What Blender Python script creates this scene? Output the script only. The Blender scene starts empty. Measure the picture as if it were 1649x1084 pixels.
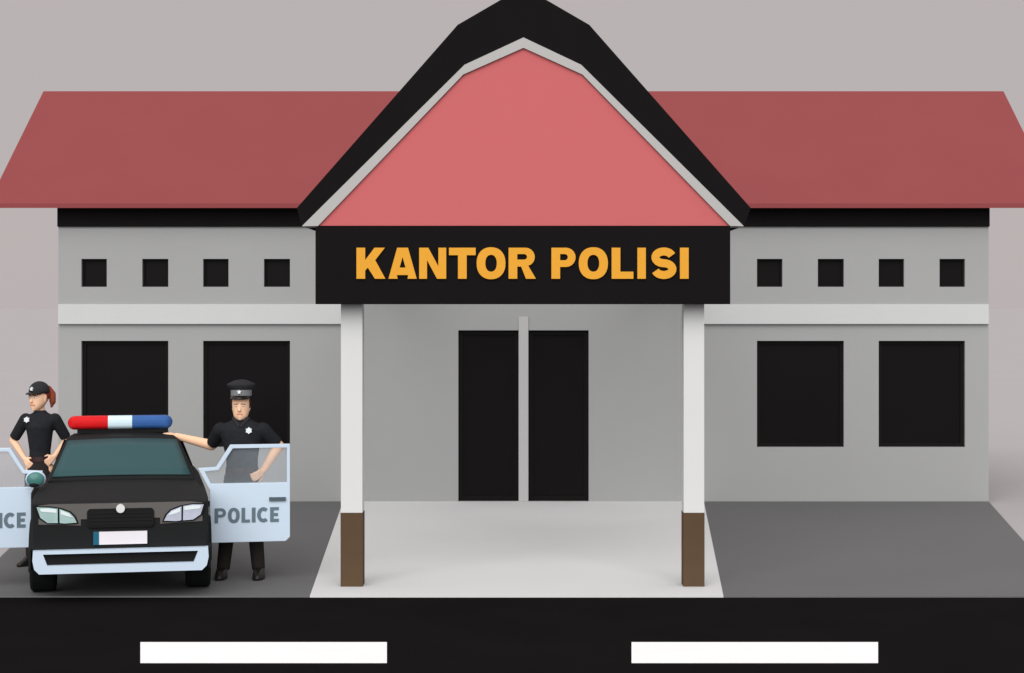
import bpy, math, random
from math import sin, cos, pi, radians
from mathutils import Vector, Matrix
from mathutils.geometry import tessellate_polygon
random.seed(4)
scene = bpy.context.scene
col = scene.collection
F, CX, HY, CH = 3000.0, 843.0, 496.0, 2.36      # focal length (photo px), vanishing point, camera height


def U(px, py, d):
    return Vector(((px - CX) / F * d, d, CH - (py - HY) / F * d))


def lin(c):
    c = c / 255.0
    return c / 12.92 if c <= 0.04045 else ((c + 0.055) / 1.055) ** 2.4


# ------------------------------------------------------------------ materials
def material(name, base, rough=0.85, spec=0.12, vary=0.03, scale=3.0, bump=0.0, bscale=60.0, fine=0.0, metallic=0.0, coat=0.0):
    m = bpy.data.materials.new(name)
    m.use_nodes = True
    nt = m.node_tree
    b = nt.nodes['Principled BSDF']
    b.inputs['Roughness'].default_value = rough
    b.inputs['Specular IOR Level'].default_value = spec
    b.inputs['Metallic'].default_value = metallic
    b.inputs['Coat Weight'].default_value = coat
    tc = nt.nodes.new('ShaderNodeTexCoord')
    n = nt.nodes.new('ShaderNodeTexNoise')
    n.inputs['Scale'].default_value = scale
    n.inputs['Detail'].default_value = 6
    nt.links.new(tc.outputs['Object'], n.inputs['Vector'])
    n2 = nt.nodes.new('ShaderNodeTexNoise')
    n2.inputs['Scale'].default_value = bscale
    n2.inputs['Detail'].default_value = 3
    nt.links.new(tc.outputs['Object'], n2.inputs['Vector'])
    mixf = nt.nodes.new('ShaderNodeMath'); mixf.operation = 'MULTIPLY_ADD'
    nt.links.new(n2.outputs['Fac'], mixf.inputs[0]); mixf.inputs[1].default_value = fine
    nt.links.new(n.outputs['Fac'], mixf.inputs[2])
    mr = nt.nodes.new('ShaderNodeMapRange')
    mr.inputs['From Min'].default_value = 0.25 + fine * .5
    mr.inputs['From Max'].default_value = 0.75 + fine * .5
    mr.inputs['To Min'].default_value = 1 - vary
    mr.inputs['To Max'].default_value = 1 + vary
    nt.links.new(mixf.outputs[0], mr.inputs['Value'])
    mul = nt.nodes.new('ShaderNodeVectorMath'); mul.operation = 'SCALE'
    mul.inputs[0].default_value = base
    nt.links.new(mr.outputs['Result'], mul.inputs['Scale'])
    nt.links.new(mul.outputs['Vector'], b.inputs['Base Color'])
    if bump:
        bp = nt.nodes.new('ShaderNodeBump')
        bp.inputs['Strength'].default_value = bump
        bp.inputs['Distance'].default_value = 0.01
        nt.links.new(n2.outputs['Fac'], bp.inputs['Height'])
        nt.links.new(bp.outputs['Normal'], b.inputs['Normal'])
    return m


TINT = (1.0, .968, .96)      # colour of the daylight


def px_col(rgb, e):
    return tuple(min(0.9, lin(c) / e / t) for c, t in zip(rgb, TINT))


EV, EG = 1.0, 1.20          # what a wall / the ground receives, relative to display white
M = {}
def mat(key, rgb, e, **k):
    M[key] = material(key, px_col(rgb, e), **k)
mat('ground', (186, 181.5, 182.5), 1.23, rough=1, spec=0, vary=0.015, scale=.4)
mat('asphalt', (27, 25, 26), 1.15, rough=1, spec=0.0, vary=0.10, scale=1.2, fine=.8, bscale=90, bump=.15)
mat('road_paint', (255, 255, 255), 1.15, rough=.9, spec=0.05, vary=0.02, scale=4)
mat('forecourt', (110, 110, 110), 1.07, rough=1, spec=0.0, vary=0.03, scale=.8, fine=.4, bscale=70, bump=.1)
mat('path', (202, 202, 202), .95, rough=1, spec=0.0, vary=0.02, scale=.8, fine=.4, bscale=70, bump=.1)
mat('wall', (160, 160, 160), 1.08, vary=0.015, scale=1.0, fine=.3, bump=.08)
mat('ledge', (201, 202, 202), 1.13, vary=0.015)
mat('black_trim', (27, 25, 26), 1.2, rough=.9, spec=.03, vary=.06)
mat('black_frame', (27, 25, 26), 1.25, rough=.7, spec=.05, vary=.06)
mat('dark_glass', (24, 22, 23), 1.25, rough=.3, spec=.03, vary=.05)
mat('pillar_white', (225, 225, 225), 1.15, vary=.01)
mat('pillar_brown', (97, 77, 58), 1.25, vary=.04, scale=8)
mat('roof_red', (165, 83, 84), 1.6, vary=.02, scale=1.2, fine=.3, bump=.05)
mat('gable_pink', (210, 109, 111), 1.19, vary=.01)
mat('gable_trim', (184, 182, 180), 1.1, vary=.01)
mat('door_post', (176, 175, 175), EV, vary=.01)
mat('ceiling', (200, 200, 200), EV, vary=.01)
mat('letter_orange', (238, 168, 52), 1.15, vary=.03, rough=.5)
# car
mat('car_black', (43, 44, 45), 1.45, rough=.6, spec=.04, vary=.02)
mat('car_nose_sheen', (102, 98, 96), 1.15, rough=.45, spec=.2, vary=.04)  # light reflected off the black nose, put into a grey colour
mat('car_black_flat', (26, 26, 27), .9, rough=.7, spec=.08, vary=.04)
mat('car_white', (197, 212, 228), 0.98, rough=.4, spec=.25, vary=.015)
mat('tyre', (20, 24, 22), .75, rough=.9, spec=.1, vary=.1, scale=20)
mat('rim', (120, 122, 125), .8, rough=.4, metallic=.6)
mat('windscreen', (70, 104, 108), 1.7, rough=.35, spec=.05, vary=.03, scale=2)
mat('lens_bright', (222, 232, 234), .95, rough=.15, spec=.5)
mat('lens_green', (160, 186, 184), .95, rough=.15, spec=.5, vary=.10, scale=14)
mat('lens_lilac', (182, 186, 202), .95, rough=.15, spec=.5, vary=.10, scale=14)
mat('chrome', (215, 215, 215), .95, rough=.3, spec=.5, vary=.03)
mat('plate_white', (243, 238, 244), 1.1, rough=.5)
mat('plate_blue', (32, 96, 120), .95, rough=.5)
mat('light_red', (222, 30, 34), 1.15, rough=.4, spec=.08, vary=.05, scale=12)
mat('light_clear', (205, 226, 240), .95, rough=.4, spec=.08)
mat('light_blue', (60, 104, 170), 1.2, rough=.4, spec=.08, vary=.05, scale=12)
mat('letter_grey', (98, 114, 124), .95, rough=.5)
mat('handle_dark', (80, 92, 100), .95, rough=.5)
mat('mirror_teal', (70, 120, 116), .95, rough=.2, spec=.3)
mat('seat', (50, 50, 52), .5, rough=.9)
# people
mat('skin', (231, 184, 152), 0.86, rough=.6, spec=.25, vary=.02, scale=12)
mat('uniform_black', (40, 41, 45), 1.05, rough=.95, spec=.05, vary=.12, scale=25)
mat('trouser_black', (42, 38, 37), .85, rough=.95, spec=.05, vary=.12, scale=25)
mat('shoe_black', (26, 23, 22), .8, rough=.4, spec=.3)
mat('belt_black', (48, 28, 30), .9, rough=.5, spec=.2)
mat('cap_black', (50, 50, 53), 1.1, rough=.9, spec=.08, vary=.08, scale=30)
mat('cap_band', (120, 120, 122), .9, rough=.8, vary=.05, scale=30)
mat('visor_black', (26, 22, 22), .9, rough=.3, spec=.3)
mat('badge_silver', (214, 220, 222), .9, rough=.35, spec=.6)
mat('hair_dark', (48, 28, 20), .9, rough=.7)
mat('hair_auburn', (128, 62, 44), .9, rough=.6, vary=.15, scale=40)
mat('eye_white', (235, 230, 225), .9, rough=.2, spec=.5)
mat('eye_dark', (40, 28, 22), .9, rough=.2, spec=.5)
mat('lips', (205, 140, 115), .9, rough=.5)

g = bpy.data.materials.new('door_glass'); g.use_nodes = True
nt = g.node_tree
pb = nt.nodes['Principled BSDF']
pb.inputs['Base Color'].default_value = (0.62, 0.72, 0.80, 1)
pb.inputs['Roughness'].default_value = .1
pb.inputs['Specular IOR Level'].default_value = .3
tr = nt.nodes.new('ShaderNodeBsdfTransparent'); mx = nt.nodes.new('ShaderNodeMixShader')
tc = nt.nodes.new('ShaderNodeTexCoord'); nz = nt.nodes.new('ShaderNodeTexNoise'); nz.inputs['Scale'].default_value = 3
mrn = nt.nodes.new('ShaderNodeMapRange'); mrn.inputs['To Min'].default_value = .04; mrn.inputs['To Max'].default_value = .15
nt.links.new(tc.outputs['Object'], nz.inputs['Vector']); nt.links.new(nz.outputs['Fac'], mrn.inputs['Value'])
nt.links.new(mrn.outputs['Result'], mx.inputs['Fac'])
nt.links.new(tr.outputs[0], mx.inputs[1]); nt.links.new(pb.outputs[0], mx.inputs[2])
nt.links.new(mx.outputs[0], nt.nodes['Material Output'].inputs['Surface'])
M['door_glass'] = g


# ------------------------------------------------------------------ mesh helpers
class MB:
    """collects shapes; build() links them as ONE mesh object"""
    def __init__(self):
        self.v, self.f = [], []

    def add(self, vs, fs):
        o = len(self.v)
        self.v += [Vector(v) for v in vs]
        self.f += [tuple(i + o for i in f) for f in fs]
        return self

    def box(self, x0, x1, y0, y1, z0, z1):
        v = [(x, y, z) for z in (z0, z1) for y in (y0, y1) for x in (x0, x1)]
        return self.add(v, [(0, 2, 3, 1), (4, 5, 7, 6), (0, 1, 5, 4), (2, 6, 7, 3), (0, 4, 6, 2), (1, 3, 7, 5)])

    def prism(self, loops, y0, y1):
        """loops: outer + holes, (x, z) pairs, extruded from y0 (front) to y1"""
        return self.prism3([[Vector((x, y0, z)) for x, z in lp] for lp in loops],
                           [[Vector((x, y1, z)) for x, z in lp] for lp in loops])

    def prism3(self, A, B):
        flat2 = [[Vector((v.x, v.z, 0)) for v in lp] for lp in A]
        tris = tessellate_polygon(flat2)
        va = [v for lp in A for v in lp]; vb = [v for lp in B for v in lp]
        n = len(va)
        fs = []
        for t in tris:
            a, b, c = [Vector((va[i].x, va[i].z)) for i in t]
            cr = (b - a).cross(c - a)
            if abs(cr) < 1e-12: continue
            t = tuple(t) if cr > 0 else tuple(reversed(t))
            fs.append(t); fs.append(tuple(i + n for i in reversed(t)))
        k = 0
        for lp in A:
            m = len(lp)
            for i in range(m):
                a, b = k + i, k + (i + 1) % m
                fs.append((a, a + n, b + n, b))
            k += m
        return self.add(va + vb, fs)

    def cap(self, p0, p1, r0, r1, seg=14, sq=1.0, up=None, flat0=False, flat1=False):
        """tapered limb with rounded (or flat) ends; sq squashes it along `up`"""
        p0, p1 = Vector(p0), Vector(p1)
        d = (p1 - p0); L = d.length or 1e-6; d.normalize()
        u = Vector(up) if up else (Vector((0, 1, 0)) if abs(d.y) < .9 else Vector((0, 0, 1)))
        s = d.cross(u).normalized(); u = s.cross(d).normalized()
        rings = []
        if flat0: rings += [(0, r0 * .01), (0, r0)]
        else: rings += [(-r0 * cos(a), r0 * sin(a)) for a in (0.08, .5, 1.0, 1.57)]
        if flat1: rings += [(L, r1), (L, r1 * .01)]
        else: rings += [(L + r1 * sin(a), r1 * cos(a)) for a in (0, .55, 1.05, 1.49)]
        vs = []
        for t, r in rings:
            for i in range(seg):
                a = 2 * pi * i / seg
                vs.append(p0 + d * t + s * (r * cos(a)) + u * (r * sin(a) * sq))
        return self._rings(vs, len(rings), seg)

    def _rings(self, vs, n, seg):
        fs = [tuple(reversed(range(seg))), tuple(range((n - 1) * seg, n * seg))]
        for k in range(n - 1):
            for i in range(seg):
                a, b = k * seg + i, k * seg + (i + 1) % seg
                fs.append((a, b, b + seg, a + seg))
        return self.add(vs, fs)

    def loft(self, rings, seg=24, power=1.0, mat4=None):
        """rings: (cx, cy, z, rx, ry) horizontal ellipses from bottom to top"""
        vs = []
        for cx, cy, z, rx, ry in rings:
            for i in range(seg):
                a = 2 * pi * i / seg
                c, s = cos(a), sin(a)
                c = math.copysign(abs(c) ** power, c); s = math.copysign(abs(s) ** power, s)
                v = Vector((cx + rx * c, cy + ry * s, z))
                vs.append(mat4 @ v if mat4 else v)
        return self._rings(vs, len(rings), seg)

    def ell(self, c, r, seg=16, mat4=None):
        c = Vector(c)
        rings = []
        for k in range(9):
            a = -pi / 2 + pi * (k + .02 + (.0 if k < 8 else -.04)) / 8
            rings.append((c.x, c.y, c.z + r[2] * sin(a), max(1e-4, r[0] * cos(a)), max(1e-4, r[1] * cos(a))))
        return self.loft(rings, seg, 1.0, mat4)

    def tube(self, c, axis, r, y0, y1, seg=32):
        return self

    def build(self, name, m, parent=None, base=None, bevel=0, smooth=False, mat4=None, remesh=0, keep=.6):
        vs = [mat4 @ v for v in self.v] if mat4 else self.v
        if base is not None: vs = [v - base for v in vs]
        me = bpy.data.meshes.new(name)
        me.from_pydata([tuple(v) for v in vs], [], self.f)
        me.validate()
        if remesh:
            tmp = bpy.data.objects.new('tmp', me); col.objects.link(tmp)
            md = tmp.modifiers.new('r', 'REMESH'); md.mode = 'VOXEL'; md.voxel_size = remesh; md.use_smooth_shade = True
            sm = tmp.modifiers.new('s', 'SMOOTH'); sm.factor = .5; sm.iterations = 4
            dg = bpy.context.evaluated_depsgraph_get(); dg.update()
            me2 = bpy.data.meshes.new_from_object(tmp.evaluated_get(dg))
            bpy.data.objects.remove(tmp); bpy.data.meshes.remove(me)
            me = me2; me.name = name; smooth = True
        me.materials.clear(); me.materials.append(m)
        if smooth:
            for p in me.polygons: p.use_smooth = True
        o = bpy.data.objects.new(name, me)
        col.objects.link(o)
        o.parent = parent
        if bevel:
            b = o.modifiers.new('bevel', 'BEVEL'); b.width = bevel; b.segments = 2; b.limit_method = 'ANGLE'; b.angle_limit = radians(35)
        return o


def tag(o, label=None, cat=None, group=None, kind=None):
    if label: o['label'] = label
    if cat: o['category'] = cat
    if group: o['group'] = group
    if kind: o['kind'] = kind
    return o


def empty(name, loc, rz=0):
    o = bpy.data.objects.new(name, None); col.objects.link(o)
    o.location = loc; o.rotation_euler.z = rz
    o.empty_display_size = .2
    return o


# ------------------------------------------------------------------ lettering
def superell(cx, cy, rx, ry, p=.85, n=36, rev=False):
    pts = []
    for i in range(n):
        a = 2 * pi * i / n
        c, s = cos(a), sin(a)
        pts.append((cx + rx * math.copysign(abs(c) ** p, c), cy + ry * math.copysign(abs(s) ** p, s)))
    return pts[::-1] if rev else pts


def stroke(path, t):
    """outline of a polyline with flat ends"""
    L, R = [], []
    for i, p in enumerate(path):
        a = Vector(path[max(0, i - 1)]); b = Vector(path[min(len(path) - 1, i + 1)])
        d = (b - a).normalized(); n = Vector((-d.y, d.x)) * t / 2
        L.append((p[0] + n.x, p[1] + n.y)); R.append((p[0] - n.x, p[1] - n.y))
    return L + R[::-1]


def bowl(x0, x1, y0, y1, n=10):
    """right-bulging bowl from (x0,y0) round to (x0,y1)"""
    ry = (y1 - y0) / 2; xm = x1 - min(ry, (x1 - x0) * .8)
    pts = [(x0, y0), (xm, y0)]
    for i in range(1, n):
        a = -pi / 2 + pi * i / n
        pts.append((xm + (x1 - xm) * cos(a), y0 + ry + ry * sin(a)))
    return pts + [(xm, y1), (x0, y1)]


def glyph(ch, w, h, t):
    """polygon pieces [(outer, hole...)] of one capital, x 0..w, z 0..h"""
    v = t * .86
    if ch == 'I': return [[[(0, 0), (w, 0), (w, h), (0, h)]]]
    if ch == 'L': return [[[(0, 0), (w, 0), (w, v * .95), (t, v * .95), (t, h), (0, h)]]]
    if ch == 'T':
        c = w / 2
        return [[[(c - t / 2, 0), (c + t / 2, 0), (c + t / 2, h - v), (w, h - v), (w, h), (0, h), (0, h - v), (c - t / 2, h - v)]]]
    if ch == 'E':
        m = h * .5
        return [[[(0, 0), (w, 0), (w, v), (t, v), (t, m - v / 2), (w * .9, m - v / 2), (w * .9, m + v / 2), (t, m + v / 2),
                  (t, h - v), (w, h - v), (w, h), (0, h)]]]
    if ch == 'N':
        return [[[(0, 0), (t * .9, 0), (t * .9, h * .60), (w - t * 1.05, 0), (w, 0), (w, h), (w - t * .9, h), (w - t * .9, h * .40), (t * 1.05, h), (0, h)]]]
    if ch == 'K':
        return [[[(0, 0), (t, 0), (t, h * .26), (t * 1.3, h * .36), (w - t * 1.2, 0), (w, 0), (t * 2.15, h * .60),
                  (w - t * .05, h), (w - t * 1.25, h), (t, h * .60), (t, h), (0, h)]]]
    if ch == 'A':
        c = w / 2
        return [[[(0, 0), (t * 1.05, 0), (c - w * .20, h * .12), (c + w * .20, h * .12), (w - t * 1.05, 0), (w, 0), (c + t * .62, h), (c - t * .62, h)],
                 [(c - w * .105, h * .36), (c + w * .105, h * .36), (c, h * .70)][::-1]]]
    if ch == 'O':
        return [[superell(w / 2, h / 2, w / 2, h / 2 * 1.03, .9), superell(w / 2, h / 2, w / 2 - t, h / 2 - v * .95, .9, rev=True)]]
    if ch == 'P':
        y0 = h * .38
        return [[[(0, 0), (t, 0)] + [(t, y0)] + bowl(t, w, y0, h)[1:-1] + [(0, h)], bowl(t, w - t * .9, y0 + v * .9, h - v * .85)[::-1]]]
    if ch == 'R':
        y0 = h * .40
        b = bowl(t, w * .96, y0, h)
        return [[[(0, 0), (t, 0), (t, y0 * .98), (w * .46, y0 * .98), (w - t * 1.15, 0), (w, 0), (w * .72, y0 + .02 * h)] + [q for q in b[2:-2] if q[0] > w * .74 or q[1] > (y0 + h) / 2] + [b[-2]] + [(0, h)],
                 bowl(t, w * .96 - t * .9, y0 + v * .9, h - v * .85)[::-1]]]
    if ch == 'C':
        path = [(w / 2 + (w / 2 - t / 2) * cos(a), h / 2 + (h / 2 - v / 2) * sin(a)) for a in [radians(48 + (312 - 48) * i / 24) for i in range(25)]]
        return [[stroke(path, t * .98)]]
    if ch == 'S':
        path = []
        rx, ry = w / 2 - t / 2, (h - v) / 4
        for i in range(15):
            a = radians(18 + (255 - 18) * i / 14)
            path.append((w / 2 + rx * cos(a) * .97, h * .5 + ry + ry * sin(a)))
        for i in range(15):
            a = radians(75 - (75 + 163) * i / 14)
            path.append((w / 2 + rx * cos(a), h * .5 - ry + ry * sin(a)))
        return [[stroke(path, t * .92)]]


def letters(word, spans, y_top, y_bot, tpx, conv, dy, thick):
    """spans are the left and right edge of each letter on the board; conv(px, py, dy) gives the local point"""
    mb = MB()
    H = y_bot - y_top
    for ch, (a, b) in zip(word, spans):
        for loops in glyph(ch, b - a, H, tpx):
            A = [[conv(a + x, y_bot - z, dy) for x, z in lp] for lp in loops]
            B = [[conv(a + x, y_bot - z, dy, thick) for x, z in lp] for lp in loops]
            mb.prism3(A, B)
    return mb


# ------------------------------------------------------------------ setting
D_WALL, D_PIL, D_ROAD, D_FRONT = 22.73, 15.77, 15.26, 15.60
SLOPE = lambda d: 0
mb = MB().box(-2500, 2500, -400, 5000, -.5, -.030)
tag(mb.build('ground', M['ground']), 'pale warm grey bare ground around the grey forecourt', 'ground', kind='structure')
mb = MB().box(-300, 300, 3.0, D_ROAD, -.029, -.012)
tag(mb.build('road', M['asphalt']), 'flat black asphalt road across the front', 'road', kind='structure')


def sheet(name, pts, z0, z1, m, label, cat):
    mb = MB(); n = len(pts)
    mb.add([(x, y, z0) for x, y in pts] + [(x, y, z1) for x, y in pts],
           [tuple(range(n, 2 * n)), tuple(reversed(range(n)))] + [(i, (i + 1) % n, (i + 1) % n + n, i + n) for i in range(n)])
    return tag(mb.build(name, m), label, cat, kind='structure')


def gpt(px, py, z=0):
    d = (CH - z) * F / (py - HY)
    return ((px - CX) / F * d, d)


xw = 5.675
PW, PL, PR = 2.20, 1.75, 1.638
sheet('forecourt', [(-4.62, D_ROAD), (-PL, D_ROAD), (-PW, D_WALL), (-xw, D_WALL)], -.028, 0, M['forecourt'],
      'dark grey paved forecourt under the police car', 'forecourt')
sheet('forecourt', [(PR, D_ROAD), (4.50, D_ROAD), (xw, D_WALL), (PW, D_WALL)], -.028, 0, M['forecourt'],
      'empty dark grey paved forecourt before the two right-hand windows', 'forecourt')
sheet('path', [(-PL, D_ROAD), (PR, D_ROAD), (PW, D_WALL), (-PW, D_WALL)], -.028, .001, M['path'],
      'light grey entrance path leading to the black double doors', 'path')
for x0, x1, lab in ((226, 623, 'white dash painted on the road in front of the police car'), (1017, 1414, 'white dash painted on the road in front of the right wing')):
    p = [gpt(x0, 1067, -.008), gpt(x1, 1067, -.008), gpt(x1, 1034, -.008), gpt(x0, 1034, -.008)]
    sheet('road_marking', p, -.013, -.008, M['road_paint'], lab, 'road marking')['group'] = 'white dashes along the road'

# ------------------------------------------------------------------ the police station
st = empty('police_station', (0, D_WALL, 0))
tag(st, 'long grey police station with red roof, black-edged pink gable and pillared porch', 'building')
SB = Vector((0, D_WALL, 0))
def WX(px, d=D_WALL): return (px - CX) / F * d
def WZ(py, d=D_WALL): return CH - (py - HY) / F * d
ZW = 3.78
D_BACK = 26.6
EAVE_D, RIDGE_D = 22.46, 24.67
EZ, RZ = WZ(335, EAVE_D), WZ(147, RIDGE_D)
big = [(131, 271), (327, 467), (1219, 1359), (1415, 1554)]
small = [(131, 172), (229, 271), (327, 368), (425, 467), (1219, 1260), (1317, 1359), (1415, 1456), (1513, 1554)]
holes = [(WX(a), WX(b), WZ(720), WZ(549)) for a, b in big]
holes += [(WX(a), WX(b), WZ(462), WZ(417)) for a, b in small]
doors = [(738, 835), (851, 948)]
door_open = (WX(738), WX(948), 0, WZ(532))
allh = holes + [door_open]


def wall_front(mb, x0, x1, z0, z1, holes, y, depth):
    xs = sorted({x0, x1, *[h[0] for h in holes], *[h[1] for h in holes]})
    zs = sorted({z0, z1, *[h[2] for h in holes], *[h[3] for h in holes]})
    for i in range(len(xs) - 1):
        for k in range(len(zs) - 1):
            cx, cz = (xs[i] + xs[i + 1]) / 2, (zs[k] + zs[k + 1]) / 2
            if any(h[0] < cx < h[1] and h[2] < cz < h[3] for h in holes): continue
            mb.add([(xs[i], y, zs[k]), (xs[i + 1], y, zs[k]), (xs[i + 1], y, zs[k + 1]), (xs[i], y, zs[k + 1])], [(0, 1, 2, 3)])
    for a, b, c, d in holes:
        mb.add([(a, y, c), (b, y, c), (b, y, d), (a, y, d), (a, y + depth, c), (b, y + depth, c), (b, y + depth, d), (a, y + depth, d)],
               [(0, 4, 5, 1), (1, 5, 6, 2), (2, 6, 7, 3), (3, 7, 4, 0)])


mb = MB()
wall_front(mb, -xw, xw, 0, ZW, allh, D_WALL, .14)
zr = RZ - .22
for s in (-1, 1):
    x = s * xw
    pts = [(x, D_WALL, 0), (x, D_BACK, 0), (x, D_BACK, ZW), (x, RIDGE_D, zr), (x, D_WALL, ZW)]
    mb.add(pts, [(0, 1, 2, 3, 4) if s > 0 else (4, 3, 2, 1, 0)])
mb.add([(-xw, D_BACK, 0), (xw, D_BACK, 0), (xw, D_BACK, ZW), (-xw, D_BACK, ZW)], [(3, 2, 1, 0)])
mb.build('wall', M['wall'], st, SB)
# windows: frame with a pane of its own
for i, (a, b, c, d) in enumerate(holes):
    t = .045 if i < 4 else .025
    y = D_WALL + .05
    f = MB().prism([[(a + .002, c + .002), (b - .002, c + .002), (b - .002, d - .002), (a + .002, d - .002)],
                    [(a + t, c + t), (a + t, d - t), (b - t, d - t), (b - t, c + t)]], y, y + .06).build('window', M['black_frame'], st, SB)
    MB().box(a + t - .008, b - t + .008, y + .02, y + .035, c + t - .008, d - t + .008).build('pane', M['dark_glass'], f, SB)
# doors
for (p, q) in doors:
    a, b, c, d = WX(p) + .002, WX(q), .012, WZ(532) - .002
    if p > 800: b -= .002
    t = .05; y = D_WALL + .045
    f = MB().prism([[(a, c), (b, c), (b, d), (a, d)], [(a + t, c + t), (a + t, d - t), (b - t, d - t), (b - t, c + t)]], y, y + .06).build('door', M['black_frame'], st, SB)
    MB().box(a + t - .008, b - t + .008, y + .02, y + .035, c + t - .008, d - t + .008).build('pane', M['dark_glass'], f, SB)
MB().box(WX(835) + .001, WX(851) - .001, D_WALL - .02, D_WALL + .12, .002, WZ(510)).build('door_post', M['door_post'], st, SB, bevel=.004)
# ledges, black bands under the eaves
for a, b in ((94, 566), (1118, 1592)):
    x0, x1 = (-xw + .008, WX(b)) if a < 500 else (WX(a), xw - .008)
    MB().box(x0, x1, D_WALL - .05, D_WALL + .01, WZ(522, D_WALL - .05), WZ(490, D_WALL - .05)).build('ledge', M['ledge'], st, SB, bevel=.004)
for a, b in ((94, 560), (1120, 1592)):
    x0, x1 = (-xw - .005, WX(b)) if a < 500 else (WX(a), xw + .005)
    MB().box(x0, x1, D_WALL - .035, D_WALL + .01, WZ(365, D_WALL - .035), ZW - .03).build('fascia_band', M['black_trim'], st, SB)
# main roof: two slopes with flared gable ends
WE, WR = 862 / F * EAVE_D, 773 / F * RIDGE_D
T = .10
BE = 27.3
def slope(d0, z0, w0, d1, z1, w1):
    n = Vector((0, -(z1 - z0), d1 - d0)).normalized()
    if n.z < 0: n = -n
    a = [(-w0, d0, z0), (w0, d0, z0), (w1, d1, z1), (-w1, d1, z1)]
    b = [tuple(Vector(p) - n * T) for p in a]
    return a, b
a1, b1 = slope(EAVE_D, EZ + T, WE, RIDGE_D, RZ, WR)
mb = MB()
Ez = EZ + .055
prof = [(EAVE_D, Ez), (RIDGE_D, RZ), (BE, Ez)]
vs = []
for s in (-1, 1):
    for (d, z), w in zip(prof, (WE, WR, WE)): vs.append((s * w, d, z))
    for (d, z), w in zip(prof, (WE, WR, WE)): vs.append((s * w, d, z - (.055 if d != RIDGE_D else .13)))
mb.add(vs, [(0, 6, 7, 1), (1, 7, 8, 2), (3, 4, 10, 9), (4, 5, 11, 10), (0, 3, 9, 6), (2, 8, 11, 5),
            (0, 1, 4, 3), (1, 2, 5, 4), (6, 9, 10, 7), (7, 10, 11, 8)])
mb.build('roof', M['roof_red'], st, SB)
# porch: gable roof, trim, pink gable wall
S = lambda pts, d: [(WX(x, d), WZ(y, d)) for x, y in pts]
outer = [(478, 335), (737, 40), (806, 0), (843, -17), (880, 0), (949, 40), (1209, 335), (1198, 364), (936, 104), (843, 60), (748, 104), (486, 364)]
trim_o = [(486, 364), (748, 104), (843, 60), (936, 104), (1198, 364)]
trim_i = [(1176, 364), (938, 120), (843, 77), (746, 120), (512, 364)]
MB().prism([S(outer, D_FRONT)], D_FRONT, D_FRONT + 1.5).build('porch_roof', M['black_trim'], st, SB)
def shrink(pts): return [(x, y + .4) for x, y in pts]
MB().prism([S(shrink(trim_o), D_FRONT - .025) + S(trim_i, D_FRONT - .025)], D_FRONT - .025, D_FRONT + .30).build('gable_trim', M['gable_trim'], st, SB)
MB().prism([S([(513, 363.6), (747, 120.6), (843, 77.6), (937, 120.6), (1175, 363.6)], D_FRONT)], D_FRONT, D_FRONT + .2).build('gable_wall', M['gable_pink'], st, SB)
sx = WX(1176, D_FRONT) + .012; z0s, z1s = WZ(490, D_FRONT), WZ(365, D_FRONT)
for s in (-1, 1):
    MB().box(min(s * sx, s * (sx - .15)), max(s * sx, s * (sx - .15)), D_FRONT + .17, D_WALL - .005, z0s + .33, z1s + .0).build('porch_beam', M['black_trim'], st, SB)
MB().box(-sx + .152, sx - .152, D_FRONT + .17, D_FRONT + 1.3, z0s + .03, z0s + .10).build('porch_ceiling', M['ceiling'], st, SB)
for a, b in ((549, 583.5), (1101, 1134)):
    x0, x1 = WX(a, D_PIL), WX(b, D_PIL); zb = WZ(826, D_PIL)
    p = MB().box(x0, x1, D_PIL, D_PIL + .19, zb, z0s + .028).build('pillar', M['pillar_white'], st, SB)
    MB().box(x0 - .003, x1 + .003, D_PIL - .003, D_PIL + .193, .002, zb + .001).build('pillar_base', M['pillar_brown'], p, SB)

# ------------------------------------------------------------------ fascia sign
SGB = Vector((0, D_FRONT - .03, z0s))
sg = empty('signboard', SGB)
tag(sg, 'wide black sign reading KANTOR POLISI in orange capitals under the pink gable', 'sign')
MB().box(WX(508, D_FRONT - .03), WX(1176, D_FRONT - .03), D_FRONT - .03, D_FRONT + .16, WZ(490, D_FRONT - .03), WZ(364.6, D_FRONT - .03)).build('board', M['black_trim'], sg, SGB)
def conv_sign(px, py, dy, off=0):
    v = U(px, py, D_FRONT - .03 - .02); return Vector((v.x, v.y + off, v.z))
sp = [(574, 620.5), (625.5, 671), (675, 718.5), (723, 766), (767.5, 814), (819, 863), (888, 927), (932, 979), (985, 1020), (1026.5, 1040), (1048, 1090), (1095, 1109)]
letters('KANTORPOLISI', sp, 399, 449, 14, conv_sign, 0, .024).build('lettering', M['letter_orange'], sg, SGB)

# ------------------------------------------------------------------ police car
TH = radians(11.5)
CD = 15.05
XC = (194 - CX) / F * CD
CAR = Vector((XC, CD, 0))
car = empty('police_car', CAR, TH)
tag(car, 'black police car with white doors swung open and a red, white and blue light bar', 'car')


def Cp(px, py, Y, off=0):
    k = (px - CX) / F
    X = (k * (CD + Y * cos(TH)) - XC + Y * sin(TH)) / (cos(TH) - k * sin(TH))
    d = CD + Y * cos(TH) + X * sin(TH)
    return Vector((X, Y + off, CH - (py - HY) / F * d))
def Cf(px, py, Y, off=0):
    """as Cp, with the height read at the car's centre line"""
    v = Cp(px, py, Y, off); v.z = CH - (py - HY) / F * (CD + Y * cos(TH)); return v


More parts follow.
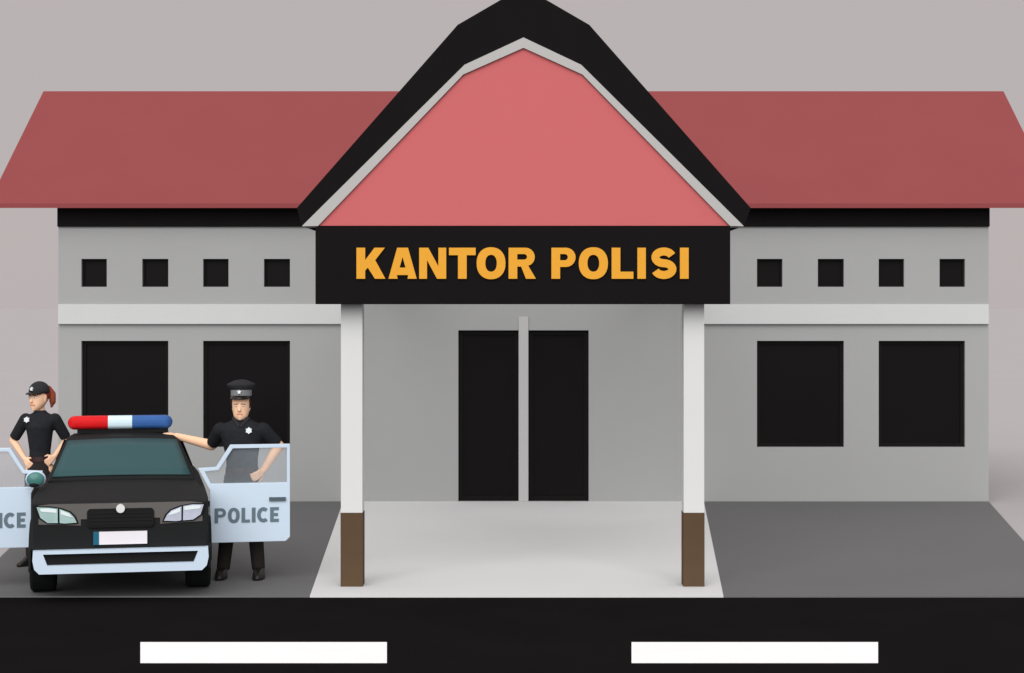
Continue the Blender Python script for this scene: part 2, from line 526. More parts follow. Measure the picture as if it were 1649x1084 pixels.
def mirror_loft(sections, skip=lambda k, j: False, caps=True):
    """sections: (Y, [(x, z)...]) right half from bottom centre to top centre"""
    mb = MB(); n = len(sections[0][1]); full = 2 * n
    vs = []
    for Y, pts in sections:
        for x, z in pts: vs.append((x, Y, z))
        for x, z in reversed(pts): vs.append((-x, Y, z))
    fs = []
    for k in range(len(sections) - 1):
        for j in range(full):
            jj = (j + 1) % full
            seg = j if j < n - 1 else (full - 2 - j if n <= j < full - 1 else -1)
            if seg == -1: continue
            if skip(k, seg): continue
            a, b = k * full + j, k * full + jj
            fs.append((a, a + full, b + full, b))
    if caps:
        fs.append(tuple(range(full)))
        o = (len(sections) - 1) * full
        fs.append(tuple(o + i for i in reversed(range(full))))
    mb.add(vs, fs)
    return mb


def sec(Y, w, zb, zsh, wh, zh, zc, tuck=.0):
    return (Y, [(0.0, zb), (w - .05, zb), (w, zb + .05), (w + tuck, (zb + zsh) / 2), (w, zsh), ((w + wh) / 2 + .012, (zsh + zh) / 2 + .012), (wh, zh), (wh * .5, zc - .004), (0.0, zc)])
body = [sec(0.0, .685, .235, .765, .665, .785, .790),
        sec(.06, .704, .225, .778, .675, .800, .808),
        sec(.32, .708, .225, .788, .66, .826, .836),
        sec(.90, .705, .225, .80, .625, .872, .886),
        sec(1.90, .70, .225, .80, .62, .872, .886),
        sec(2.60, .695, .225, .80, .60, .868, .882),
        sec(3.40, .665, .235, .79, .55, .850, .862),
        sec(3.58, .61, .28, .74, .50, .80, .81)]
# wheel arches are left open: skip the lower side panels near the axles
AX_F, AX_R, RW = .62, 2.95, .265
def arch_sections(secs):
    return secs
mbb = mirror_loft(body, skip=lambda k, j: (k == 3 and j in (2, 3)))
bo = mbb.build('body', M['car_black'], car, smooth=False, bevel=.02)
# wheel housings: dark arch discs just proud of the sides
for ax in (AX_F, AX_R):
    for s in (-1, 1):
        w = MB()
        # tyre ring
        def ring(mb, x0, x1, r0, r1, seg=40, zc=RW, yc=ax):
            vs = []
            for i in range(seg):
                a = 2 * pi * i / seg
                for x, r in ((x0, r0), (x0, r1 - .02), (x0 + .02 * s, r1), (x1 - .02 * s, r1), (x1, r1 - .02), (x1, r0)):
                    vs.append((x, yc + r * cos(a), zc + r * sin(a)))
            fs = []
            for i in range(seg):
                for j in range(6):
                    a, b = i * 6 + j, i * 6 + (j + 1) % 6
                    a2, b2 = ((i + 1) % seg) * 6 + j, ((i + 1) % seg) * 6 + (j + 1) % 6
                    fs.append((a, b, b2, a2) if s < 0 else (a2, b2, b, a))
            mb.add(vs, fs)
        xo = .735 if ax == AX_F else .70
        ring(w, s * (xo - .205), s * xo, .17, RW)
        wh = w.build('wheel', M['tyre'], car, smooth=False)
        rm = MB()
        vs = []; fs = []
        for k, (x, r) in enumerate(((xo - .19, .165), (xo - .012, .172), (xo - .02, .15), (xo - .05, .14), (xo - .03, .04), (xo - .02, .001))):
            for i in range(30):
                a = 2 * pi * i / 30
                vs.append((s * x, ax + r * cos(a), RW + r * sin(a)))
            if k:
                for i in range(30):
                    a, b = (k - 1) * 30 + i, (k - 1) * 30 + (i + 1) % 30
                    fs.append((a, b, b + 30, a + 30) if s > 0 else (a + 30, b + 30, b, a))
        rm.add(vs, fs).build('rim', M['rim'], wh)
        # wheel-arch lip over the tyre
        lip = MB(); vs = []; fs = []
        for i in range(17):
            a = pi * i / 16
            for x, r in ((xo - .03, RW + .02), (xo + .004, RW + .02), (xo + .004, RW + .06), (xo - .05, RW + .075)):
                vs.append((s * x, ax + r * cos(a), RW + r * sin(a) * 1.03))
        for i in range(16):
            for j in range(4):
                a, b = i * 4 + j, i * 4 + (j + 1) % 4
                fs.append((a, b, b + 4, a + 4) if s > 0 else (a + 4, b + 4, b, a))
        lip.add(vs, fs).build('wheel_arch', M['car_black'], car)
# cabin
def csec(Y, b, e, r, m):
    return (Y, [(0.0, .80), (b[0], .80), b, e, r, (r[0] * .5, (r[1] + m) / 2 + .004), (0.0, m)])
cab = [csec(.93, (.622, .868), (.615, .884), (.600, .892), .900),
       csec(1.50, (.640, .868), (.495, 1.182), (.460, 1.210), 1.222),
       csec(1.68, (.640, .868), (.485, 1.200), (.435, 1.228), 1.238),
       csec(1.92, (.638, .868), (.483, 1.198), (.430, 1.226), 1.236),
       csec(2.70, (.625, .868), (.470, 1.135), (.420, 1.160), 1.170),
       csec(3.10, (.60, .868), (.470, 1.08), (.41, 1.105), 1.115),
       csec(3.42, (.55, .860), (.50, .876), (.46, .884), .890)]
mirror_loft(cab, skip=lambda k, j: j == 2 and k in (1, 2)).build('cabin', M['car_black'], car, bevel=.012)
# windscreen as a proud sheet of glass following the cabin's front slope
def wpt(t, xf):
    Y = .93 + (1.50 - .93) * t
    w = (.598 + (.466 - .598) * t)
    z = (.895 + (1.211 - .895) * t) + (.008 + .006 * t) * (1 - xf * xf)
    return Vector((w * xf * .985, Y, z))
nrm = Vector((0, -.5, .87)).normalized()
mb = MB(); vs = []; fs = []
NX, NT = 16, 5
for lay in (.010, .002):
    for j in range(NT + 1):
        for i in range(NX + 1):
            vs.append(wpt(.06 + .86 * j / NT, -1 + 2 * i / NX) + nrm * lay)
n1 = (NX + 1) * (NT + 1)
for j in range(NT):
    for i in range(NX):
        a = j * (NX + 1) + i
        fs.append((a, a + 1, a + NX + 2, a + NX + 1))
        fs.append(tuple(q + n1 for q in (a + NX + 1, a + NX + 2, a + 1, a)))
edge = [i for i in range(NX + 1)] + [(j * (NX + 1) + NX) for j in range(1, NT + 1)] + [NT * (NX + 1) + i for i in range(NX - 1, -1, -1)] + [j * (NX + 1) for j in range(NT - 1, 0, -1)]
for q in range(len(edge)):
    a, b = edge[q], edge[(q + 1) % len(edge)]
    fs.append((a, a + n1, b + n1, b))
mb.add(vs, fs).build('windscreen', M['windscreen'], car, smooth=True)
# rear side windows
for s in (-1, 1):
    q = [(s * .606, 1.98, .91), (s * .600, 2.62, .91), (s * .497, 2.60, 1.115), (s * .507, 1.98, 1.160)]
    p = [Vector(v) + Vector((s * .018, 0, .006)) for v in q]
    p2 = [v - Vector((s * .012, 0, .004)) for v in p]
    f = [(0, 1, 2, 3), (7, 6, 5, 4), (0, 4, 5, 1), (1, 5, 6, 2), (2, 6, 7, 3), (3, 7, 4, 0)]
    if s < 0: f = [tuple(reversed(t)) for t in f]
    MB().add(p + p2, f).build('side_window', M['dark_glass'], car)
# interior seen through the door openings
MB().box(-.62, .62, .93, 1.95, .25, .30).build('cabin_floor', M['car_black_flat'], car)
for s in (-1, 1):
    x = s * .30
    MB().box(x - .22, x + .22, 1.35, 1.80, .32, .50).box(x - .21, x + .21, 1.78, 1.90, .505, .98).box(x - .12, x + .12, 1.80, 1.88, 1.0, 1.13).build('seat', M['seat'], car, bevel=.03)

# front end
FY = -.004
def poly_part(name, loops, m, y0, th, parent=car, bevel=0, conv=Cf, label=None):
    A = [[conv(x, y, y0) for x, y in lp] for lp in loops]
    B = [[conv(x, y, y0, th) for x, y in lp] for lp in loops]
    o = MB().prism3(A, B).build(name, m, parent, bevel=bevel)
    if label: o['label'] = label
    return o
poly_part('nose_sheen', [[(62, 812), (80, 810), (308, 810), (326, 812), (326, 842), (258, 845), (258, 835), (130, 835), (130, 845), (62, 842)]], M['car_nose_sheen'], -.006, .03)  # added grey sheet: painted sheen on the black bodywork, not a separate panel
def rrect(x0, x1, y0, y1, r, n=5):
    pts = []
    for cx, cy, a0 in ((x1 - r, y1 - r, 0), (x0 + r, y1 - r, 90), (x0 + r, y0 + r, 180), (x1 - r, y0 + r, 270)):
        for i in range(n + 1):
            a = radians(a0 + 90 * i / n); pts.append((cx + r * cos(a), cy + r * sin(a)))
    return pts
gr = poly_part('grille', [rrect(140, 248, 819, 849, 6)], M['car_black_flat'], -.022, .03)
for k in range(4):
    yy = 825 + k * 6
    poly_part('grille_bar', [[(144, yy), (244, yy), (244, yy + 1.6), (144, yy + 1.6)]], M['car_black'], -.026, .01, parent=gr)
bd = [(194 + 7 * cos(a), 819 + 7 * sin(a)) for a in [2 * pi * i / 28 for i in range(28)]]
poly_part('badge', [bd], M['chrome'], -.040, .02, bevel=.003)
lampL = [(56, 813), (78, 813), (98, 816), (114, 822), (122, 830), (127, 842), (104, 843), (76, 841), (62, 832)]
for sgn, lab, mm in ((1, 'headlight with green-tinted lenses', 'lens_green'), (-1, 'headlight with lilac-tinted lenses', 'lens_lilac')):
    R = (lambda lp: lp) if sgn > 0 else (lambda lp: [(388 - x, y) for x, y in lp][::-1])
    h = poly_part('headlight', [R(lampL)], M['car_black_flat'], -.014, .05, label=lab)
    poly_part('lens', [R([(60, 815), (78, 815), (93, 817), (93, 840), (77, 839), (65, 831)])], M[mm], -.024, .02, parent=h, bevel=.004)
    poly_part('lens', [R([(96, 818), (112, 824), (119, 831), (123.5, 840), (104, 841), (96, 840)])], M[mm], -.024, .02, parent=h, bevel=.004)
for sgn in (1, -1):
    R = (lambda lp: lp) if sgn > 0 else (lambda lp: [(388 - x, y) for x, y in lp][::-1])
    par = [o for o in car.children if o.name.startswith('headlight')][0 if sgn > 0 else 1]
    poly_part('reflector', [R([(64, 817), (78, 816.5), (91, 818.5), (91, 824), (78, 822.5), (66, 821.5)])], M['lens_bright'], -.027, .01, parent=par)
    poly_part('reflector', [R([(98, 820), (111, 825.5), (117, 831.5), (106, 829), (98, 826)])], M['lens_bright'], -.027, .01, parent=par)
pl = poly_part('number_plate', [[(150.5, 856), (237, 856), (237, 876.5), (150.5, 876.5)]], M['plate_white'], -.020, .022)
poly_part('country_strip', [[(150.3, 855.8), (159.5, 855.8), (159.5, 876.7), (150.3, 876.7)]], M['plate_blue'], -.023, .01, parent=pl)
bout = [(53, 884), (335, 884), (336, 900), (333, 914), (325, 921.5), (63, 921.5), (55, 914), (52, 900)]
bin_ = [(69, 890), (76, 908), (312, 908), (319, 890)]
A = [Cf(x, y, 0) for x, y in bout]
bm_ = poly_part('bumper', [bout, bin_], M['car_white'], -.055, .075, bevel=.006)
poly_part('air_intake', [[(66, 888), (74, 910), (314, 910), (322, 888)]], M['car_black_flat'], -.022, .03, parent=bm_)
for s in (-1, 1):   # bumper returns round the corners
    MB().box(min(s * .700, s * .722), max(s * .700, s * .722), .0, .25, .24, .42).build('bumper_corner', M['car_black'], car, bevel=.008)

# light bar on the roof
LY = 1.80
la, lb = Cf(109, 680, LY), Cf(278, 680, LY)
zc = (Cf(194, 669, LY).z + Cf(194, 691, LY).z) / 2; rz = (Cf(194, 669, LY).z - Cf(194, 691, LY).z) / 2
def capsule_x(xa, xb, round_a, round_b, grow=0):
    mb = MB(); seg = 24; ry = .10
    xs = []
    R = rz
    if round_a: xs += [(xa + R * (1 - cos(t)), sin(t)) for t in (.06, .4, .8, 1.2)]
    xs += [(xa + (R if round_a else 0), 1), (xb - (R if round_b else 0), 1)]
    if round_b: xs += [(xb - R * (1 - cos(t)), sin(t)) for t in (1.2, .8, .4, .06)]
    vs = []
    for x, k in xs:
        for i in range(seg):
            a = 2 * pi * i / seg
            c, s_ = cos(a), sin(a)
            vs.append((x, LY + ry * k * math.copysign(abs(c) ** .7, c), zc + rz * k * math.copysign(abs(s_) ** .7, s_)))
    return mb._rings(vs, len(xs), seg)
bar = capsule_x(la.x + .04, lb.x - .04, False, False)
barm = MB().box(-.40, .40, LY - .06, LY + .06, 1.236, zc - rz * .6).build('light_bar', M['car_black_flat'], car)
x1 = Cf(174, 680, LY).x; x2 = Cf(213, 680, LY).x
capsule_x(la.x, x1, True, False).build('red_light', M['light_red'], barm, smooth=False)
capsule_x(x1 + .001, x2 - .001, False, False).build('clear_light', M['light_clear'], barm)
capsule_x(x2, lb.x, False, True).build('blue_light', M['light_blue'], barm)

# open front doors
DY = .75
Rdoor = [(338, 878), (460, 878), (467, 871), (467, 719), (371, 719), (348, 755), (319, 756.5), (330, 777), (338, 792)]
Rhole = [(462, 725), (462, 782), (340, 782), (330, 762), (352, 760), (375, 725)]
for side in (1, -1):
    if side > 0:
        R = lambda lp: lp
        lab = 'white open door with dark POLICE lettering and a darker handle bar'
    else:
        R = lambda lp: [(388 - x, y) for x, y in lp][::-1]
        lab = 'white open door cut by the edge, its lettering ending in ICE'
    dr = poly_part('door', [R(Rdoor), R(Rhole)], M['car_white'], DY, .05, bevel=.004, label=lab)
    gl = [(463.5, 723.5), (463.5, 783.5), (339, 783.5), (328, 761), (351, 758.5), (374, 723.5)]
    poly_part('window', [R(gl)], M['door_glass'], DY + .022, .006, parent=dr)
    poly_part('handle', [R([(434, 806), (460, 806), (460, 811.5), (434, 811.5)])], M['handle_dark'], DY - .018, .022, parent=dr, bevel=.003)
    off = 0 if side > 0 else -408
    spans = [(345.5, 364), (367, 386), (389, 402.5), (405.5, 411.5), (414, 434.5), (435, 449)]
    spans = [(a + off, b + off) for a, b in spans]
    letters('POLICE', spans, 822, 846, 5.8, lambda px, py, dy, o=0: Cf(px, py, dy, o), DY - .006, .008).build('lettering', M['letter_grey'], dr)
    # hinge arms back to the body
    for zz in (.42, .66):
        MB().box(min(side * .69, side * .75), max(side * .69, side * .75), DY + .02, DY + .10, zz, zz + .04).build('hinge', M['car_black_flat'], dr)
# wing mirror by the left door's corner window
mc = Cf(57.5, 769, DY - .10)
mr_ = MB().ell((0, 0, 0), (.085, .05, .072)).build('wing_mirror', M['car_white'], car, smooth=True)
mr_.location = mc
me_ = MB().ell((0, -.03, 0), (.073, .030, .062)).build('mirror_glass', M['mirror_teal'], mr_, smooth=True)
me2 = MB().ell((-.012, -.052, -.048), (.04, .010, .018)).build('mirror_foot', M['car_black_flat'], mr_, smooth=True)


# ------------------------------------------------------------------ people
def hand(mb, wrist, direc, normal, thumb_side, curl=.5, scale=1.0):
    """palm, four fingers of unequal length with a knuckle bend, and a thumb leaving the palm's side"""
    d = Vector(direc).normalized(); n = Vector(normal); n = (n - d * n.dot(d)).normalized()
    s = d.cross(n).normalized() * thumb_side
    k = scale; w = Vector(wrist)
    for j in (-.026, -.009, .009, .026):
        mb.cap(w + s * j * .6 * k, w + d * .082 * k + s * j * k, .015 * k, .0135 * k, seg=10)
    for j, L in ((.031, .070), (.0105, .080), (-.0105, .074), (-.031, .058)):
        a = w + d * .083 * k + s * j * k
        b = a + (d * cos(curl * .6) + n * sin(curl * .6)) * L * .5 * k
        c = b + (d * cos(curl * 1.5) + n * sin(curl * 1.5)) * L * .5 * k
        mb.cap(a, b, .0098 * k, .009 * k, seg=8).cap(b, c, .009 * k, .0076 * k, seg=8)
    a = w + d * .025 * k + s * .026 * k
    b = a + (d * .6 + s * .75 + n * .2).normalized() * .04 * k
    c = b + (d * .9 + s * .25 + n * .35).normalized() * .032 * k
    mb.cap(a, b, .0135 * k, .011 * k, seg=8).cap(b, c, .011 * k, .009 * k, seg=8)


def head(mb, H, k=1.0, fem=False):
    """head in its own frame: +x image right, -y towards the viewer, origin at the chin's height on the neck axis"""
    jaw = .052 if fem else .060
    rings = [(0, -.040, -.002, .022, .022), (0, -.040, .008, jaw * .62, .042), (0, -.028, .030, jaw, .066), (0, -.014, .060, .068, .084), (0, -.004, .095, .075, .095),
             (0, 0, .125, .078, .100), (0, 0, .155, .078, .100), (0, .002, .185, .074, .096), (0, .004, .212, .060, .080), (0, .005, .232, .036, .050), (0, .005, .240, .012, .016)]
    mb.loft([(a, b, c * k, d * k, e * k) for a, b, c, d, e in rings], 28, 1.0, H)
    P = lambda x, y, z: H @ Vector((x, y, z * k))
    mb.cap(P(0, -.096, .125), P(0, -.112, .088), .010, .0145, seg=10)       # nose
    mb.cap(P(-.010, -.098, .083), P(.010, -.098, .083), .009, .009, seg=8)
    mb.cap(P(-.038, -.082, .142), P(.038, -.082, .142), .012, .012, seg=8)  # brow
    mb.cap(P(0, -.068, .018), P(0, -.072, .014), .020, .018, seg=10)        # chin
    for s in (-1, 1):
        mb.cap(P(s * .078, .004, .130), P(s * .076, .002, .090), .013, .010, seg=8, sq=.5, up=(1, 0, 0))   # ear
    return P


def face_bits(root, base, P):
    for s in (-1, 1):
        c = P(s * .029, -.088, .124)
        e = MB().ell(c, (.0135, .010, .0085)).build('eye', M['eye_white'], root, base, smooth=True)
        MB().ell(P(s * .029, -.0955, .124), (.006, .003, .006)).build('pupil', M['eye_dark'], e, base, smooth=True)
        MB().cap(P(s * .045, -.088, .140), P(s * .016, -.096, .142), .0035, .0045, seg=6).build('eyebrow', M['hair_dark'], root, base, smooth=True)
    MB().cap(P(-.019, -.092, .054), P(.019, -.092, .054), .0085, .0085, seg=8, sq=.8).build('mouth', M['lips'], root, base, smooth=True)


def star(cx, cz, r, n=5, inner=.55):
    return [(cx + (r if i % 2 == 0 else r * inner) * sin(pi * i / n), cz + (r if i % 2 == 0 else r * inner) * cos(pi * i / n)) for i in range(2 * n)]


# --- officer behind the open right-hand door
dM = 16.28
q = lambda px, py, dd=0: U(px, py, dM + dd)
base = Vector((U(389, 930, dM).x, dM, 0))
man = empty('person', base)
tag(man, 'officer in peaked cap and black uniform standing behind the open white POLICE door', 'person')
cx = q(389, 0).x
chin = q(388, 676).z
H = Matrix.Translation((q(388.5, 0).x, dM - .005, chin))
b = MB()
P = head(b, H, 1.0)
b.cap((cx, dM + .02, chin - .07), (cx, dM, chin + .06), .056, .052, seg=16)
sh_z = q(0, 692).z
shR, elR, waR = Vector((cx - .185, dM + .01, sh_z)), q(341, 717, .18), q(284, 702.5, .46)
haR = q(271, 698.5, .49)
shL, elL, waL = Vector((cx + .185, dM + .01, sh_z)), q(449, 718, .10), q(424, 758, -.02)
b.loft([(cx, dM, .86, .13, .09), (cx, dM, .98, .12, .085), (cx, dM, 1.15, .14, .10), (cx, dM, 1.27, .16, .10), (cx, dM + .01, 1.33, .12, .08), (cx, dM + .01, 1.36, .06, .05)])
for sh, el, wa in ((shR, elR, waR), (shL, elL, waL)):
    b.cap(sh, el, .050, .047); b.cap(el, wa, .048, .031)
hand(b, waR, haR - waR, (0, .1, -1), 1, .35)
hand(b, waL, q(411, 768, -.09) - waL, (-.6, .7, 0), 1, .9)
feet = []
for s, px in ((-1, 359), (1, 416)):
    fx = q(px, 0).x
    b.cap((cx + s * .075, dM, .86), (cx + s * .11, dM - .01, .47), .075, .052)
    b.cap((cx + s * .11, dM - .01, .47), (fx, dM + .02, .09), .052, .038)
    feet.append(fx)
b.build('body', M['skin'], man, base, remesh=.0065)
# shirt with short sleeves
c = MB()
zb = q(0, 757).z
c.loft([(cx + .005, dM, zb, .138, .102), (cx + .005, dM, zb + .10, .138, .104), (cx, dM, 1.15, .158, .118), (cx, dM, 1.24, .185, .122), (cx, dM, 1.30, .20, .115), (cx, dM + .01, 1.345, .165, .092),
        (cx, dM + .01, 1.372, .10, .074), (cx, dM + .005, 1.40, .064, .066)], 28)
for sh, el in ((shR, elR), (shL, elL)):
    e2 = sh.lerp(el, .86)
    c.cap(sh, e2, .066, .058, flat1=True)
c.build('shirt', M['uniform_black'], man, base, remesh=.008)
col_ = MB()
for s in (-1, 1):
    col_.cap((cx + s * .012, dM - .098, 1.335), (cx + s * .062, dM - .045, 1.398), .012, .016, sq=.5)
col_.build('collar', M['cap_black'], man, base, smooth=True)
t = MB()
t.loft([(cx, dM, .80, .135, .10), (cx, dM, .88, .155, .112), (cx, dM, zb - .01, .135, .102), (cx, dM, zb + .005, .132, .100)], 24)
for s, fx in ((-1, feet[0]), (1, feet[1])):
    t.cap((cx + s * .072, dM, .84), (cx + s * .118, dM - .01, .46), .086, .070)
    t.cap((cx + s * .118, dM - .01, .46), (fx, dM + .015, .075), .070, .058, flat1=True)
t.build('trousers', M['trouser_black'], man, base, remesh=.009)
MB().loft([(cx + .004, dM, zb - .022, .145, .110), (cx + .004, dM, zb + .022, .143, .108)], 28).build('belt', M['belt_black'], man, base)
for s, fx in ((-1, feet[0]), (1, feet[1])):
    sx_ = fx + s * .01
    MB().loft([(sx_, dM - .045, 0, .052, .135), (sx_, dM - .045, .03, .052, .135), (sx_, dM - .02, .06, .048, .105), (fx, dM + .02, .10, .048, .055)], 20, .85).build('shoe', M['shoe_black'], man, base, smooth=True)
face_bits(man, base, P)
# hair under the cap
hr = MB()
hr.loft([(0, .012, .085, .070, .088), (0, .014, .12, .082, .100), (0, .012, .165, .085, .104), (0, .012, .19, .080, .10)], 24, 1.0, H)
hr = MB()
for s in (-1, 1):
    hr.cap(P(s * .076, -.018, .110), P(s * .080, -.018, .165), .008, .012, seg=8)
hr.loft([(0, .040, .070, .050, .060), (0, .038, .12, .076, .075), (0, .03, .165, .083, .080), (0, .02, .18, .083, .085)], 20, 1.0, H)
hr.build('hair', M['hair_dark'], man, base, smooth=True)
hx = q(388.5, 0).x
z1, z2, z3, z4 = q(0, 637).z, q(0, 627).z, q(0, 618).z, q(0, 611).z
cp = MB().loft([(hx, dM, z2 - .002, .092, .108), (hx, dM, z2 + .010, .104, .118), (hx, dM - .005, z3 - .008, .124, .134), (hx, dM - .005, z3 + .000, .120, .130), (hx, dM, z4 - .022, .086, .10), (hx, dM, z4 - .008, .056, .07), (hx, dM, z4 - .002, .02, .03)], 28)
cpo = cp.build('cap', M['cap_black'], man, base, smooth=True)
MB().loft([(hx, dM, z1, .090, .108), (hx, dM, z2, .091, .109)], 28).build('cap_band', M['cap_band'], cpo, base)
v = MB(); vs = []; fs = []
for i in range(15):
    a = radians(200 + 140 * i / 14)
    vs += [(hx + .088 * cos(a), dM + .106 * sin(a), z1 + .004), (hx + .092 * cos(a), dM - .012 + .150 * sin(a), z1 - .022), (hx + .088 * cos(a), dM + .106 * sin(a), z1 - .003), (hx + .092 * cos(a), dM - .012 + .148 * sin(a), z1 - .028)]
for i in range(14):
    a = i * 4
    fs += [(a, a + 1, a + 5, a + 4), (a + 2, a + 6, a + 7, a + 3), (a + 1, a + 3, a + 7, a + 5)]
v.add(vs, fs).build('visor', M['visor_black'], cpo, base, smooth=True)
MB().prism([star(q(388.5, 0).x, (z1 + z2) / 2 + .008, .020)], dM - .126, dM - .106).build('cap_badge', M['badge_silver'], cpo, base)
bx, bz = q(404, 693).x, q(404, 692).z
MB().prism([star(bx, bz, .030, 6, .72)], dM - .130, dM - .108).build('chest_badge', M['badge_silver'], man, base)

# --- officer on the far side of the car, arms akimbo, looking to the left
dW = 17.10
q = lambda px, py, dd=0: U(px, py, dW + dd)
cx = q(64.5, 0).x
base = Vector((cx, dW, 0))
wom = empty('person', base)
tag(wom, 'officer with auburn ponytail under a black baseball cap, hand on hip beside the car', 'person')
chin = q(0, 661).z
H = Matrix.Translation((q(62.5, 0).x, dW, chin)) @ Matrix.Rotation(radians(-24), 4, 'Z')
b = MB()
P = head(b, H, .98, True)
b.cap((cx, dW + .02, chin - .06), (q(63, 0).x, dW + .005, chin + .06), .045, .044, seg=16)
sh_z = q(0, 675).z
shR, elR, waR = Vector((cx - .135, dW + .01, sh_z)), q(21, 709, .08), q(40, 739, -.03)
shL, elL, waL = Vector((cx + .135, dW + .01, sh_z)), q(108, 708, .10), q(88, 735, -.02)
zb = q(0, 738).z
b.loft([(cx, dW, zb - .08, .10, .07), (cx, dW, zb, .080, .06), (cx, dW, zb + .15, .085, .065), (cx, dW, sh_z - .03, .11, .075), (cx, dW + .01, sh_z + .03, .09, .06), (cx, dW + .01, sh_z + .055, .05, .045)])
for sh, el, wa in ((shR, elR, waR), (shL, elL, waL)):
    b.cap(sh, el, .040, .034); b.cap(el, wa, .035, .024)
hand(b, waR, Vector((.5, -.5, -.5)), (.6, .6, -.2), 1, .9, .88)
hand(b, waL, Vector((-.5, -.5, -.5)), (-.6, .6, -.2), -1, .9, .88)
for s in (-1, 1):
    b.cap((cx + s * .065, dW, zb - .10), (cx + s * .07 - .01, dW, .46), .068, .046)
    b.cap((cx + s * .07 - .01, dW, .46), (cx + s * .07 - .01, dW + .02, .09), .046, .034)
b.build('body', M['skin'], wom, base, remesh=.0065)
c = MB()
c.loft([(cx, dW, zb - .01, .098, .082), (cx, dW, zb + .07, .096, .082), (cx, dW - .005, sh_z - .14, .115, .105), (cx, dW - .01, sh_z - .07, .128, .115), (cx, dW, sh_z - .01, .142, .098), (cx, dW + .01, sh_z + .035, .115, .078),
        (cx, dW + .01, sh_z + .062, .062, .06), (cx, dW + .01, sh_z + .082, .05, .052)], 28)
for sh, el in ((shR, elR), (shL, elL)):
    c.cap(sh, sh.lerp(el, .88), .056, .050, flat1=True)
c.build('shirt', M['uniform_black'], wom, base, remesh=.008)
t = MB()
t.loft([(cx - .005, dW, zb - .22, .12, .10), (cx - .003, dW, zb - .13, .128, .105), (cx, dW, zb - .02, .102, .088), (cx, dW, zb, .10, .086)], 24)
for s in (-1, 1):
    t.cap((cx + s * .062, dW, zb - .17), (cx + s * .07 - .01, dW, .46), .080, .062)
    t.cap((cx + s * .07 - .01, dW, .46), (cx + s * .07 - .01, dW + .015, .07), .062, .054, flat1=True)
t.build('trousers', M['trouser_black'], wom, base, remesh=.009)
MB().loft([(cx, dW, zb - .024, .108, .094), (cx, dW, zb + .018, .104, .090)], 28).build('belt', M['belt_black'], wom, base)
for s in (-1, 1):
    sx_ = cx + s * .07 - .01
    mm = Matrix.Translation((sx_, dW + .02, 0)) @ Matrix.Rotation(radians(-28 if s < 0 else 8), 4, 'Z')
    MB().loft([(0, -.06, 0, .042, .125), (0, -.06, .028, .042, .125), (0, -.03, .055, .040, .09), (0, 0, .10, .042, .05)], 20, .85, mm).build('shoe', M['shoe_black'], wom, base, smooth=True)
face_bits(wom, base, P)
hr = MB()
hr.loft([(0, .035, .075, .050, .055), (0, .034, .12, .076, .078), (0, .026, .165, .084, .088), (0, .02, .20, .080, .086)], 20, 1.0, H)
for i, (x, y, z, x2, y2, z2, ra, rb) in enumerate([(.045, .085, .205, .070, .105, .150, .026, .032), (.070, .105, .150, .074, .105, .080, .032, .030), (.074, .105, .080, .066, .10, .035, .028, .012)]):
    hr.cap(P(x, y, z), P(x2, y2, z2), ra, rb, seg=12)
hr.build('hair', M['hair_auburn'], wom, base, smooth=True)
cp = MB().loft([(0, .008, .158, .086, .108), (0, .008, .185, .087, .108), (0, .008, .215, .080, .100), (0, .008, .243, .060, .078), (0, .008, .262, .032, .042), (0, .008, .268, .010, .012)], 28, 1.0, H)
cpo = cp.build('cap', M['cap_black'], wom, base, smooth=True)
v = MB(); vs = []; fs = []
for i in range(15):
    a = radians(205 + 130 * i / 14)
    vs += [H @ Vector((.086 * cos(a), .008 + .106 * sin(a), .172)), H @ Vector((.078 * cos(a), -.01 + .150 * sin(a), .158)), H @ Vector((.086 * cos(a), .008 + .106 * sin(a), .160)), H @ Vector((.078 * cos(a), -.01 + .148 * sin(a), .150))]
for i in range(14):
    a = i * 4
    fs += [(a, a + 1, a + 5, a + 4), (a + 2, a + 6, a + 7, a + 3), (a + 1, a + 3, a + 7, a + 5)]
v.add(vs, fs).build('visor', M['visor_black'], cpo, base, smooth=True)
Hb = H @ Matrix.Translation((0, -.098, .20))
MB().prism([star(0, 0, .020)], -.012, .012).build('cap_badge', M['badge_silver'], cpo, base, mat4=Hb)
MB().prism([star(q(47.5, 0).x, q(0, 675).z, .028, 6, .72)], dW - .105, dW - .075).build('chest_badge', M['badge_silver'], wom, base)

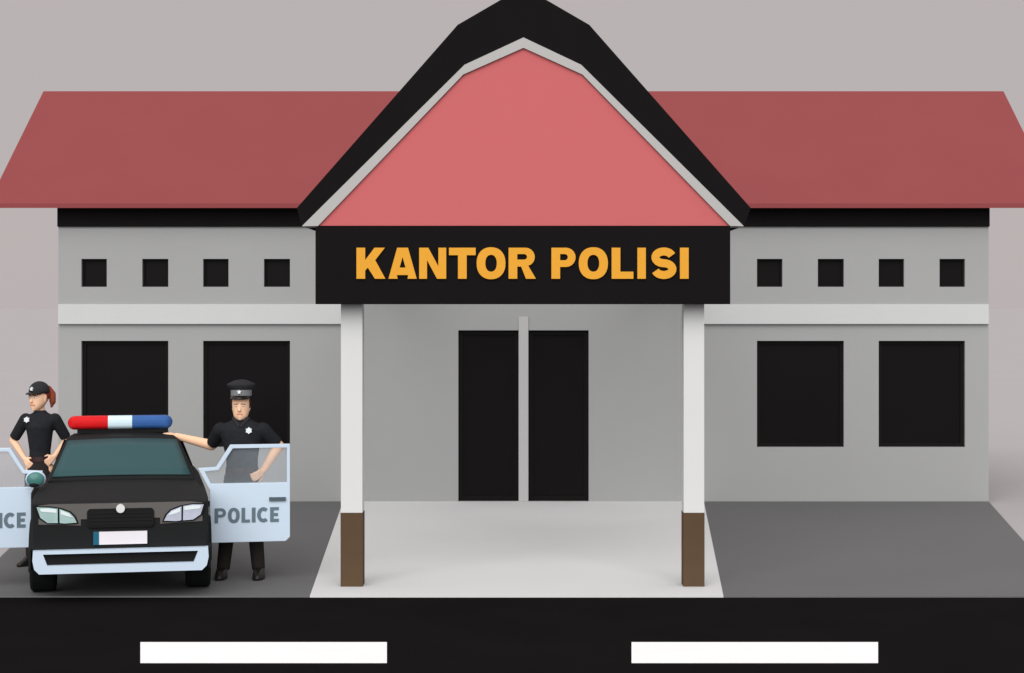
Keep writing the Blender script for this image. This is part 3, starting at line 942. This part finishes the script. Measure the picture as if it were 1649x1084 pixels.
# ------------------------------------------------------------------ light
SUN_EL, SUN_AZ = radians(30), radians(5)       # from behind the camera, a little to the left
w = bpy.data.worlds.new("World"); scene.world = w; w.use_nodes = True
nt = w.node_tree
bg = nt.nodes['Background']
sky = nt.nodes.new('ShaderNodeTexSky'); sky.sky_type = 'NISHITA'; sky.sun_disc = False
sky.sun_elevation = SUN_EL; sky.sun_rotation = pi + SUN_AZ
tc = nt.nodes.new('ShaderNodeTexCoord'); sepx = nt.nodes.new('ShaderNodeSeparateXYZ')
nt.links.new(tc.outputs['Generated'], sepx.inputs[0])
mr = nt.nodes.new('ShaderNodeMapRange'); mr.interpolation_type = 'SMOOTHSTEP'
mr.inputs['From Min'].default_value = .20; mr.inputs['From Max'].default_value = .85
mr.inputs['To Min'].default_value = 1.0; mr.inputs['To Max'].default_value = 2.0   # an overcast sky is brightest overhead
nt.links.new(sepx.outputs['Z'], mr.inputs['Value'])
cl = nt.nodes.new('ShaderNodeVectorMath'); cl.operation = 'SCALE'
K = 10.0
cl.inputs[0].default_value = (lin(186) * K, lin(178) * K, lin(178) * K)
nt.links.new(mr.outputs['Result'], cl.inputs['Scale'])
mix = nt.nodes.new('ShaderNodeMix'); mix.data_type = 'RGBA'
mix.inputs['Factor'].default_value = .985       # cloud cover over the blue sky
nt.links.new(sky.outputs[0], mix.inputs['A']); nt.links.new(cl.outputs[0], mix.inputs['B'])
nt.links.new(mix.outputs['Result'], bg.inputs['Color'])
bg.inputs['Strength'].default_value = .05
sun = bpy.data.lights.new('sun', 'SUN'); sun.energy = 1.35; sun.angle = radians(60); sun.color = (1, .985, .96)
so = bpy.data.objects.new('sun', sun); col.objects.link(so)
dirv = Vector((sin(SUN_AZ) * cos(SUN_EL), cos(SUN_EL), -sin(SUN_EL)))
so.rotation_euler = dirv.to_track_quat('-Z', 'Y').to_euler()

cam = bpy.data.cameras.new('camera'); co = bpy.data.objects.new('camera', cam); col.objects.link(co)
co.location = (0, 0, CH); co.rotation_euler = (radians(90), 0, 0)
cam.sensor_width = 36; cam.lens = F / 1649 * 36
cam.shift_x = -(CX - 824.5) / 1649; cam.shift_y = -(542 - HY) / 1649
cam.clip_end = 9000; cam.clip_start = .1
scene.camera = co
scene.view_settings.view_transform = 'Standard'; scene.view_settings.look = 'None'
scene.view_settings.exposure = 1.0; scene.view_settings.gamma = 1; scene.view_settings.use_curve_mapping = False
scene.cycles.use_denoising = True
scene.cycles.max_bounces = 8
